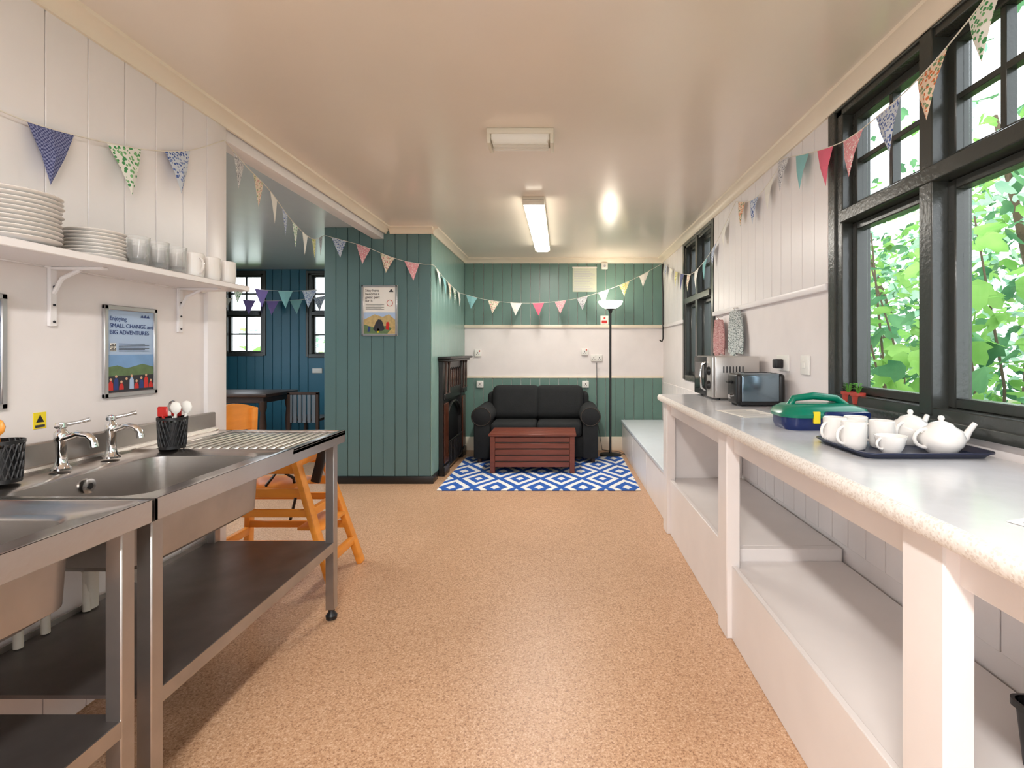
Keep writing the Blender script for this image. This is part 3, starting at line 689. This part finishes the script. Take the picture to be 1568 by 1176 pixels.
# ---------------------------------------------------------------- high chair (faces +x), splayed frame
b=B()
for yt,yf in ((2.70,2.66),(2.98,3.03)):
    b.beam((-1.42,yt,0.72),(-1.19,yf,0.0),0.032,0.055,ORWOOD,0.006,(0,1,0))
    b.beam((-1.80,yt,0.92),(-1.86,yf,0.0),0.032,0.055,ORWOOD,0.006,(0,1,0))
    ym=(yt+yf)/2
    b.beam((-1.85,ym,0.235),(-1.27,ym,0.235),0.024,0.04,ORWOOD,0.005)
    b.beam((-1.83,ym,0.40),(-1.31,ym,0.40),0.024,0.04,ORWOOD,0.005)
    b.beam((-1.82,yt,0.50),(-1.36,yt,0.50),0.024,0.045,ORWOOD,0.005)
    b.box(-1.80,-1.40,yt-0.012,yt+0.012,0.60,0.735,ORWOOD,0.011,3)
for z,x,e in ((0.14,-1.235,0.03),(0.40,-1.32,0.015),(0.66,-1.40,0)):
    b.beam((x,2.70-e,z),(x,2.98+e,z),0.03,0.045,ORWOOD,0.005)
for z in (0.2,0.45): b.beam((-1.84,2.69,z),(-1.84,2.99,z),0.03,0.045,ORWOOD,0.005)
b.box(-1.80,-1.42,2.71,2.97,0.505,0.525,ORWOOD,0.006)
b.box(-1.40,-1.26,2.70,2.98,0.30,0.318,ORWOOD,0.006)
pts=[]
for k in range(13):
    t=R(-90+180*k/12); pts.append((-1.42+math.cos(t)*0.12,2.84+math.sin(t)*0.15,0.725))
for k in range(12):
    p,q=Vector(pts[k]),Vector(pts[k+1]); b.beam(p,q,0.03,0.035,ORWOOD,0.004)
for z0,z1 in ((0.66,0.76),(0.80,0.92)):
    ls=[]
    for k in range(13):
        u=-1+2*k/12; yy=2.84+u*0.15; xx=-1.80-0.05*(1-u*u); h=(0.035 if z0>0.7 else 0)*(1-u*u)
        ls.append([Vector((xx,yy,z0)),Vector((xx+0.018,yy,z0)),Vector((xx+0.018,yy,z1+h)),Vector((xx,yy,z1+h))])
    b.loops(ls,ORWOOD,True,True,True)
b.beam((-1.37,2.84,0.52),(-1.32,2.84,0.72),0.02,0.05,BLACK,0.004)
b.tube([(-1.58,2.73,0.53),(-1.5,2.71,0.62),(-1.46,2.78,0.56),(-1.48,2.85,0.45),(-1.53,2.88,0.3)],0.008,BLACK,6)
b.done('wooden_high_chair')

# ---------------------------------------------------------------- side room furniture
b=B(); x0,x1,y0,y1=-4.4,-3.30,5.7,6.4
b.box(x0,x1,y0,y1,0.73,0.765,DKWOOD,0.008); b.box(x0+0.06,x1-0.06,y0+0.06,y1-0.06,0.66,0.73,DKWOOD,0.004,1)
for xx in (x0+0.08,x1-0.08):
    for yy in (y0+0.08,y1-0.08): b.lathe((xx,yy,0),[(0.022,0),(0.03,0.1),(0.022,0.14),(0.038,0.4),(0.026,0.55),(0.04,0.6),(0.04,0.68)],DKWOOD,14)
b.done('dining_table')
b=B()
for k in range(6): b.box(-3.22+k*0.055,-3.22+k*0.055+0.04,6.02,6.04,0.40,0.74,SLAT,0.003,1)
for xx in (-3.235,-2.90):
    b.box(xx,xx+0.035,6.015,6.05,0.0,0.76,DKWOOD,0.004,1); b.box(xx,xx+0.035,6.40,6.435,0.0,0.44,DKWOOD,0.004,1)
b.box(-3.235,-2.865,6.015,6.045,0.73,0.765,DKWOOD,0.004,1); b.box(-3.24,-2.86,6.04,6.44,0.42,0.45,DKWOOD,0.006,1)
b.done('slat_back_chair')
b=B(); b.box(-3.56,-3.42,SY-0.012,SY,0.93,1.0,PLAST,0.004); b.done('wall_socket')

# ---------------------------------------------------------------- counter objects
b=B(); x0,x1,y0,y1,z0,z1=0.955,1.235,3.20,3.64,CZ+0.012,CZ+0.275
b.box(x0,x1,y0,y1,z0,z1,MICRO,0.008)
b.box(x0-0.018,x0+0.002,y0+0.13,y1-0.003,z0+0.004,z1-0.004,BLACK,0.006); b.box(x0-0.018,x0+0.002,y0+0.002,y0+0.127,z0+0.004,z1-0.004,MICRO,0.005)
b.box(x0-0.021,x0-0.017,y0+0.17,y1-0.04,z0+0.04,z1-0.04,DGLASS,0.002,1)
b.tube([(x0-0.018,y0+0.15,z0+0.04),(x0-0.045,y0+0.15,z0+0.06),(x0-0.05,y0+0.15,z0+0.13),(x0-0.045,y0+0.15,z1-0.06),(x0-0.018,y0+0.15,z1-0.04)],0.008,CHROME,10)
My=Matrix.Rotation(R(-90),4,'Y')
for zz in (z0+0.08,z0+0.17): b.lathe((x0-0.018,y0+0.065,zz),[(0.028,0),(0.028,0.006),(0.02,0.02),(0,0.022)],BLACK,18,My)
for k in range(7): b.box(x0+0.05+k*0.02,x0+0.058+k*0.02,y0-0.001,y0+0.003,z0+0.16,z0+0.2,DGREY)
for xx in (x0+0.03,x1-0.03):
    for yy in (y0+0.03,y1-0.03): b.cyl((xx,yy,CZ),(xx,yy,z0+0.004),0.012,BLACK,10)
b.done('microwave_oven')
b=B(); x0,x1,y0,y1,z0,z1=0.965,1.238,2.84,3.0,CZ+0.01,CZ+0.185
b.box(x0+0.02,x1-0.02,y0,y1,z0,z1,TOASTB,0.022,4); b.box(x0,x0+0.04,y0-0.004,y1+0.004,z0,z1-0.004,BLACK,0.018,3); b.box(x1-0.04,x1,y0-0.004,y1+0.004,z0,z1-0.004,BLACK,0.018,3)
b.box(x0+0.06,x1-0.06,y0+0.035,y0+0.06,z1-0.01,z1+0.002,DGREY,0.001,1); b.box(x0+0.06,x1-0.06,y1-0.06,y1-0.035,z1-0.01,z1+0.002,DGREY,0.001,1)
b.box(x0+0.02,x1-0.02,y0-0.003,y1+0.003,z0-0.004,z0+0.018,BLACK,0.004,1)
b.box(x0-0.025,x0+0.002,y0+0.06,y0+0.11,z1-0.06,z1-0.045,BLACK,0.004,1); b.cyl((x0-0.012,y0+0.085,z0+0.04),(x0+0.002,y0+0.085,z0+0.04),0.014,CHROME,16)
for xx in (x0+0.03,x1-0.03):
    for yy in (y0+0.03,y1-0.03): b.cyl((xx,yy,CZ),(xx,yy,z0+0.004),0.012,BLACK,10)
b.done('toaster')
b=B(); cx,cy=1.035,2.07
b.loops([rrect(cx,cy,0.155,0.085,0.05,CZ),rrect(cx,cy,0.165,0.095,0.06,CZ+0.02),rrect(cx,cy,0.165,0.095,0.06,CZ+0.055)],BLUEP,True,True,True)
b.loops([rrect(cx,cy,0.172,0.102,0.065,CZ+0.05),rrect(cx,cy,0.176,0.106,0.07,CZ+0.062),rrect(cx,cy,0.165,0.096,0.06,CZ+0.08),rrect(cx-0.01,cy,0.13,0.07,0.05,CZ+0.096),rrect(cx-0.01,cy,0.08,0.04,0.03,CZ+0.10)],GREENP,True,True,True)
pts=[(cx-0.12,cy,CZ+0.085),(cx-0.1,cy,CZ+0.118),(cx-0.02,cy,CZ+0.128),(cx+0.07,cy,CZ+0.118),(cx+0.12,cy,CZ+0.082)]
b.tube(pts,[0.014,0.014,0.015,0.014,0.014],GREENP,12)
b.box(cx-0.03,cx+0.15,cy-0.112,cy-0.07,CZ+0.045,CZ+0.075,BLUEP,0.01); b.box(cx-0.07,cx-0.045,cy-0.108,cy-0.098,CZ+0.03,CZ+0.075,YEL,0.001,1); b.box(cx+0.07,cx+0.12,cy-0.108,cy-0.09,CZ+0.02,CZ+0.03,YEL,0.001,1)
b.done('plastic_food_caddy')
def pot(x,y):
    b=B(); z=1.021
    b.lathe((x,y,z),[(0.020,0),(0.026,0.036),(0.030,0.036),(0.030,0.048),(0.027,0.048),(0.025,0.04),(0.0,0.04)],TERRA,18)
    for k in range(22):
        a=random.uniform(0,6.28); l=random.uniform(0.02,0.04); h=random.uniform(0.02,0.045); c,s=math.cos(a)*0.6,math.sin(a)
        b.tube([(x,y,z+0.04),(x+c*l*0.5,y+s*l*0.5,z+0.04+h)],0.0015,LEAFP,4)
        p=Vector((x+c*l*0.5,y+s*l*0.5,z+0.04+h)); d=Vector((c*0.7,s,0.2))*0.024; w=Vector((-s*0.5,c,0))*0.012
        b.poly([p,p+d*0.5+w,p+d,p+d*0.5-w],LEAFP)
    b.done('potted_seedling',recalc=False)
pot(1.268,2.27); pot(1.268,2.195)
b=B(); M=Matrix.Translation((0.92,2.52,CZ+0.001))@Matrix.Rotation(R(8),4,'Z')
b.box(-0.105,0.105,-0.15,0.15,0,0.001,PAPER,0,2,M)
for k in range(12): b.box(-0.085,0.085-0.02*(k%3),-0.13+k*0.022,-0.122+k*0.022,0.001,0.0014,ALU,0,2,M)
b.done('paper_sheet')
b=B(); M=Matrix.Translation((0.895,0.88,CZ+0.001))@Matrix.Rotation(R(20),4,'Z')
b.box(-0.07,0.09,-0.06,0.075,0,0.001,PAPER,0,2,M)
for k in range(5): b.box(-0.055,0.07,-0.045+k*0.024,-0.039+k*0.024,0.001,0.0014,DGREY,0,2,M)
b.done('paper_sheet')
b=B(); tx,ty,hx,hy=1.05,1.60,0.19,0.15
b.loops([rrect(tx,ty,hx-0.015,hy-0.015,0.03,CZ+0.001),rrect(tx,ty,hx,hy,0.04,CZ+0.016),rrect(tx,ty,hx+0.006,hy+0.006,0.045,CZ+0.016),rrect(tx,ty,hx+0.006,hy+0.006,0.045,CZ+0.020),rrect(tx,ty,hx-0.002,hy-0.002,0.04,CZ+0.020),rrect(tx,ty,hx-0.017,hy-0.017,0.03,CZ+0.006)],TRAY,True,True,True)
b.done('serving_tray')
TZ=CZ+0.0065
def teapot(x,y,z,a):
    b=B(); c,s=math.cos(a),math.sin(a)
    b.lathe((x,y,z),[(0.034,0),(0.038,0.004),(0.056,0.025),(0.061,0.045),(0.053,0.068),(0.034,0.08),(0.032,0.083),(0.028,0.088),(0.012,0.094),(0.006,0.096),(0.009,0.103),(0.007,0.110),(0,0.112)],CERAM,28)
    b.tube([(x+c*0.045,y+s*0.045,z+0.03),(x+c*0.075,y+s*0.075,z+0.042),(x+c*0.09,y+s*0.09,z+0.065),(x+c*0.108,y+s*0.108,z+0.085)],[0.017,0.012,0.009,0.008],CERAM,12)
    pts=[]
    for k in range(9):
        t=math.pi*k/8; rr=0.048+math.sin(t)*0.038; pts.append((x-c*rr,y-s*rr,z+0.045+math.cos(t)*0.027))
    b.tube(pts,0.0055,CERAM,8); b.done('teapot')
teapot(1.125,1.52,TZ,R(5)); teapot(1.135,1.67,TZ,R(30))
for (x,y,a) in ((0.90,1.69,200),(0.98,1.71,100),(0.905,1.59,190),(1.005,1.61,130)): mug(x,y,TZ,R(a),0.085,0.036)
def cup(x,y,a):
    b=B(); r=0.043; h=0.055
    b.lathe((x,y,TZ),[(0.02,0),(0.023,0.004),(0.034,0.02),(r,h),(r-0.003,h),(0.031,0.022),(0,0.008)],CERAM,24)
    c,s=math.cos(a),math.sin(a); pts=[]
    for k in range(7):
        t=math.pi*k/6; rr=0.034+math.sin(t)*0.022; pts.append((x+c*rr,y+s*rr,TZ+0.033+math.cos(t)*0.016))
    b.tube(pts,0.0035,CERAM,8); b.done('teacup')
cup(0.965,1.505,R(200))
def towel(name,y,w,ztop,zbot,mt,gather=0.3):
    b=B(); X=RW-0.02; n=40; rows=[]
    for j in range(15):
        v=j/14; z=ztop+(zbot-ztop)*v; ww=w*(gather+(1-gather)*min(1,v*1.6)**0.6)
        row=[]
        for k in range(n+1):
            u=k/n-0.5; amp=0.006+0.014*(1-v*0.5)
            row.append(Vector((X-0.028-amp*math.cos(u*34+0.6*math.sin(v*3))-0.01*math.cos(u*3),y+u*ww,z-0.012*math.sin(u*9+1)*v)))
        rows.append(row)
    b.loops(rows,mt,False); b.loops([[p+Vector((0.005,0,0)) for p in r] for r in rows],mt,False)
    b.tube([(X+0.004,y,ztop+0.025),(X-0.035,y,ztop+0.02),(X-0.045,y,ztop-0.005),(X-0.04,y,ztop-0.012)],0.005,CHROME,8)
    b.tube([(X-0.02,y-0.015,ztop-0.005),(X-0.04,y,ztop+0.022),(X-0.02,y+0.015,ztop-0.005)],0.003,mt,6)
    b.done(name,ang=80)
towel('tea_towel',4.0,0.22,1.49,1.22,TWLP,0.35); towel('tea_towel',3.62,0.27,1.53,1.225,TWLG,0.4)
b=B(); b.tube([(RW-0.03,6.3,2.32),(RW-0.05,6.25,2.2),(RW-0.03,6.3,1.95),(RW-0.03,6.3,1.40),(RW-0.05,6.27,1.36),(RW-0.07,6.3,1.38)],0.009,IRON,8); b.done('window_pole')

# ---------------------------------------------------------------- bunting
FM=[checker('navy_gingham_cloth',(64,70,116),(134,140,178),170),
    dots('green_floral_cloth',(238,238,230),[(70,150,90),(120,180,120)],70,0.42),
    dots('blue_floral_cloth',(206,214,224),[(70,96,160),(120,140,190)],90,0.42),
    mat('pink_cloth',(232,112,136),0.85,var=0.03),
    dots('grey_star_cloth',(204,204,208),[(120,124,134),(238,238,238)],100,0.4),
    dots('cream_rose_cloth',(240,226,206),[(214,130,130),(150,170,120)],80,0.4),
    mat('white_cloth',(240,238,230),0.85,var=0.02),
    dots('pink_spot_cloth',(232,160,166),[(248,236,230),(244,220,220)],100,0.35),
    dots('yellow_green_cloth',(236,232,190),[(170,190,70),(220,200,80)],80,0.45),
    mat('turquoise_cloth',(140,194,196),0.85,var=0.04),
    mat('lavender_cloth',(140,120,190),0.85,var=0.04),
    dots('orange_floral_cloth',(240,214,190),[(214,120,70),(120,150,110)],80,0.45)]
def cat(P,n=10):
    P=[Vector(p) for p in P]; Q=[P[0]*2-P[1]]+P+[P[-1]*2-P[-2]]; out=[]
    for i in range(1,len(Q)-2):
        for k in range(n):
            t=k/n; a,b_,c,d=Q[i-1],Q[i],Q[i+1],Q[i+2]
            out.append(0.5*((2*b_)+(c-a)*t+(2*a-5*b_+4*c-d)*t*t+(3*b_-a-3*c+d)*t**3))
    out.append(P[-1]); return out
def bunting(pts,order,start=0.12,space=0.265,fw=0.145,fh=0.17,nrm=(0,0,0)):
    b=B(); path=cat(pts); b.tube(path,0.0025,STRING,5)
    acc=[0]
    for p,q in zip(path[:-1],path[1:]): acc.append(acc[-1]+(q-p).length)
    def at(s):
        for i in range(len(path)-1):
            if acc[i+1]>=s: 
                t=(s-acc[i])/(acc[i+1]-acc[i]); return path[i].lerp(path[i+1],t)
        return path[-1]
    s=start; k=0; N=Vector(nrm)
    while s+fw/2<acc[-1]:
        a=at(s-fw/2); c=at(s+fw/2); m=(a+c)/2; d=(c-a).normalized()
        tip=m+Vector((0,0,-fh))+d*random.uniform(-0.02,0.02)+N*random.uniform(0.0,0.02)
        mid1=(a+tip)/2+N*0.006; mid2=(c+tip)/2+N*0.006
        mt=FM[order[k%len(order)]]
        top=m+Vector((0,0,0.0))
        mm=(mid1+mid2)/2+N*0.01
        b.poly([a,mid1,mm,top],mt); b.poly([top,mm,mid2,c],mt); b.poly([mid1,tip,mm],mt); b.poly([mm,tip,mid2],mt)
        s+=space; k+=1
    return b.done('bunting',recalc=False,ang=80)
XL=LW+0.035
bunting([(XL,0.9,2.05),(XL,1.2,1.98),(XL,1.493,1.953),(XL,1.712,1.975),(XL,2.006,2.04),(XL,2.25,2.13),(XL,2.49,2.272)],[4,3,0,1,2,3],start=0.20,space=0.28,fw=0.155,fh=0.185,nrm=(1,0,0))
bunting([(-1.645,2.50,2.272),(-1.72,2.80,2.25),(-1.80,3.15,2.235),(-1.97,3.75,2.19),(-2.10,4.3,2.19),(-2.23,4.80,2.33)],[4,5,6,2,1,6,8,4],start=0.18,space=0.29,fw=0.16,nrm=(0.5,-0.5,0))
YP=PY-0.03
bunting([(-2.22,YP,2.33),(-2.0,YP,2.27),(-1.86,YP,2.23),(-1.55,YP,2.11),(-1.33,YP,2.065),(PX1,YP,2.06),(PX1+0.03,YP+0.03,2.055)],[2,7,5,7,6,9],start=0.13,space=0.24,nrm=(0,-1,0))
XP=PX1+0.03
bunting([(XP,YP+0.04,2.055),(XP,5.2,2.0),(XP,5.7,1.95),(XP,6.1,1.93)],[6,9,5,1,6],start=0.15,space=0.25,nrm=(1,0,0))
bunting([(XP,6.12,1.935),(-0.9,6.15,1.86),(-0.55,6.16,1.825),(-0.2,6.16,1.83),(0.15,6.16,1.875),(0.5,6.17,1.97),(0.85,6.18,2.11),(1.22,6.2,2.31)],[9,5,6,3,7,4,6,8,6,5],start=0.13,space=0.268,fw=0.14,fh=0.155,nrm=(0,-1,0))
XR=RW-0.035
bunting([(XR,6.2,2.31),(XR,5.6,2.12),(XR,4.95,1.99),(XR,4.5,2.02),(XR,4.1,2.12),(XR,3.65,2.31)],[2,6,8,0,5,6,9],start=0.13,space=0.28,nrm=(-1,0,0))
bunting([(XR,3.64,2.31),(XR,3.4,2.24),(XR,3.2,2.23),(XR,3.0,2.27),(XR,2.86,2.33)],[11,2,6],start=0.12,space=0.24,nrm=(-1,0,0))
bunting([(XR,2.945,2.33),(XR,2.86,2.325),(XR,2.6,2.25),(XR,2.25,2.17),(XR,1.97,2.17),(XR,1.74,2.2),(XR,1.54,2.26),(XR,1.42,2.31),(XR,1.2,2.34)],[4,9,3,7,2,11,1],start=0.085,space=0.235,fw=0.15,fh=0.18,nrm=(-1,0,0))
bunting([(-4.9,6.6,2.35),(-4.2,6.5,2.1),(-3.6,6.4,2.0),(-2.9,6.3,2.02),(-2.3,6.2,2.2)],[7,0,1,10,9,2],start=0.2,space=0.33,fw=0.2,fh=0.22,nrm=(0,-1,0))
bunting([(-4.95,7.15,2.02),(-4.3,7.15,1.95),(-3.6,7.15,1.97),(-2.9,7.15,2.1)],[6,10,10,9,2],start=0.25,space=0.33,fw=0.18,fh=0.2,nrm=(0,-1,0))

# ---------------------------------------------------------------- outside
b=B(); b.box(-14,16,-10,20,-0.6,-0.5,SOIL); b.done('ground')
def foliage(name,n,rng,mts,smin,smax,clump=0.5):
    verts=[];faces=[];mi=[]
    shape=[(0,0),(0.34,0.12),(0.5,0.45),(0.28,0.5),(0.22,0.78),(0,1.05),(-0.22,0.78),(-0.28,0.5),(-0.5,0.45),(-0.34,0.12)]
    centers=[Vector((random.uniform(*rng[0]),random.uniform(*rng[1]),random.uniform(*rng[2]))) for _ in range(max(8,n//28))]
    for k in range(n):
        c=random.choice(centers)+Vector((random.gauss(0,clump),random.gauss(0,clump),random.gauss(0,clump*0.8)))
        if name.startswith('leafy') and c.x<rng[0][0]-0.2: c.x=rng[0][0]
        s=random.uniform(smin,smax)
        u=Vector((random.uniform(-1,1),random.uniform(-1,1),random.uniform(-1.0,0.2))).normalized()
        nn=Vector((random.uniform(-0.7,0.3),random.uniform(-0.7,0.7),random.uniform(0.3,1))).normalized()
        v=nn.cross(u).normalized(); 
        base=len(verts)
        for (a,d) in shape: verts.append(c+v*a*s+u*d*s-nn*abs(a)*s*0.25)
        faces.append(tuple(range(base,base+len(shape)))); mi.append(random.choices(range(len(mts)),weights=[3,3,3][:len(mts)])[0])
    me=bpy.data.meshes.new(name); me.from_pydata([tuple(v) for v in verts],[],faces)
    for m in mts: me.materials.append(m)
    me.polygons.foreach_set('material_index',mi); me.update()
    o=bpy.data.objects.new(name,me); sc.collection.objects.link(o); return o
foliage('leafy_shrub_near',2600,((2.2,3.4),(1.2,9.5),(-0.4,1.9)),[LEAF1,LEAF2,LEAF1],0.08,0.2,0.35)
foliage('leafy_trees',15000,((4.5,9),(-2,20),(-0.5,4.4)),[LEAF2,LEAF1,LEAF3],0.10,0.24,0.6)
foliage('side_garden_trees',900,((-12,-1),(11,14),(0,1.6)),[LEAF3,LEAF3,LEAF1],0.12,0.3,0.5)
b=B()
for k in range(14):
    x=random.uniform(4.2,8); y=random.uniform(1,16); b.tube([(x,y,-0.5),(x+random.uniform(-.3,.3),y,2),(x+random.uniform(-.6,.6),y+0.3,4.5)],[0.09,0.07,0.03],BARK,8)
for k in range(16):
    x=random.uniform(2.3,3.2); y=random.uniform(1.6,7); b.tube([(x,y,-0.5),(x+0.1,y+0.1,1.0),(x+random.uniform(-.2,.2),y+0.2,2.2)],[0.015,0.01,0.006],BARK,6)
b.done('tree_trunks')

# ---------------------------------------------------------------- world / sun / camera
w=bpy.data.worlds.new('sky'); sc.world=w; w.use_nodes=True; nt=w.node_tree; bg=nt.nodes['Background']
bg.inputs[0].default_value=(0.87,0.94,1.0,1); bg.inputs[1].default_value=4.4
S=bpy.data.lights.new('sun','SUN'); S.energy=2.2; S.angle=R(20); S.color=(1,0.97,0.9)
so=bpy.data.objects.new('sun',S); sc.collection.objects.link(so); so.rotation_euler=(R(35),R(-8),0)
cam=bpy.data.cameras.new('camera'); co=bpy.data.objects.new('camera',cam); sc.collection.objects.link(co)
co.location=(0,0,1.25); co.rotation_euler=(R(90),0,0)
cam.lens=18.0; cam.sensor_width=36; cam.sensor_fit='HORIZONTAL'; cam.shift_x=-0.0491; cam.shift_y=-0.0325; cam.clip_start=0.02
sc.camera=co
sc.view_settings.view_transform='Standard'; sc.view_settings.look='None'; sc.view_settings.exposure=0.1
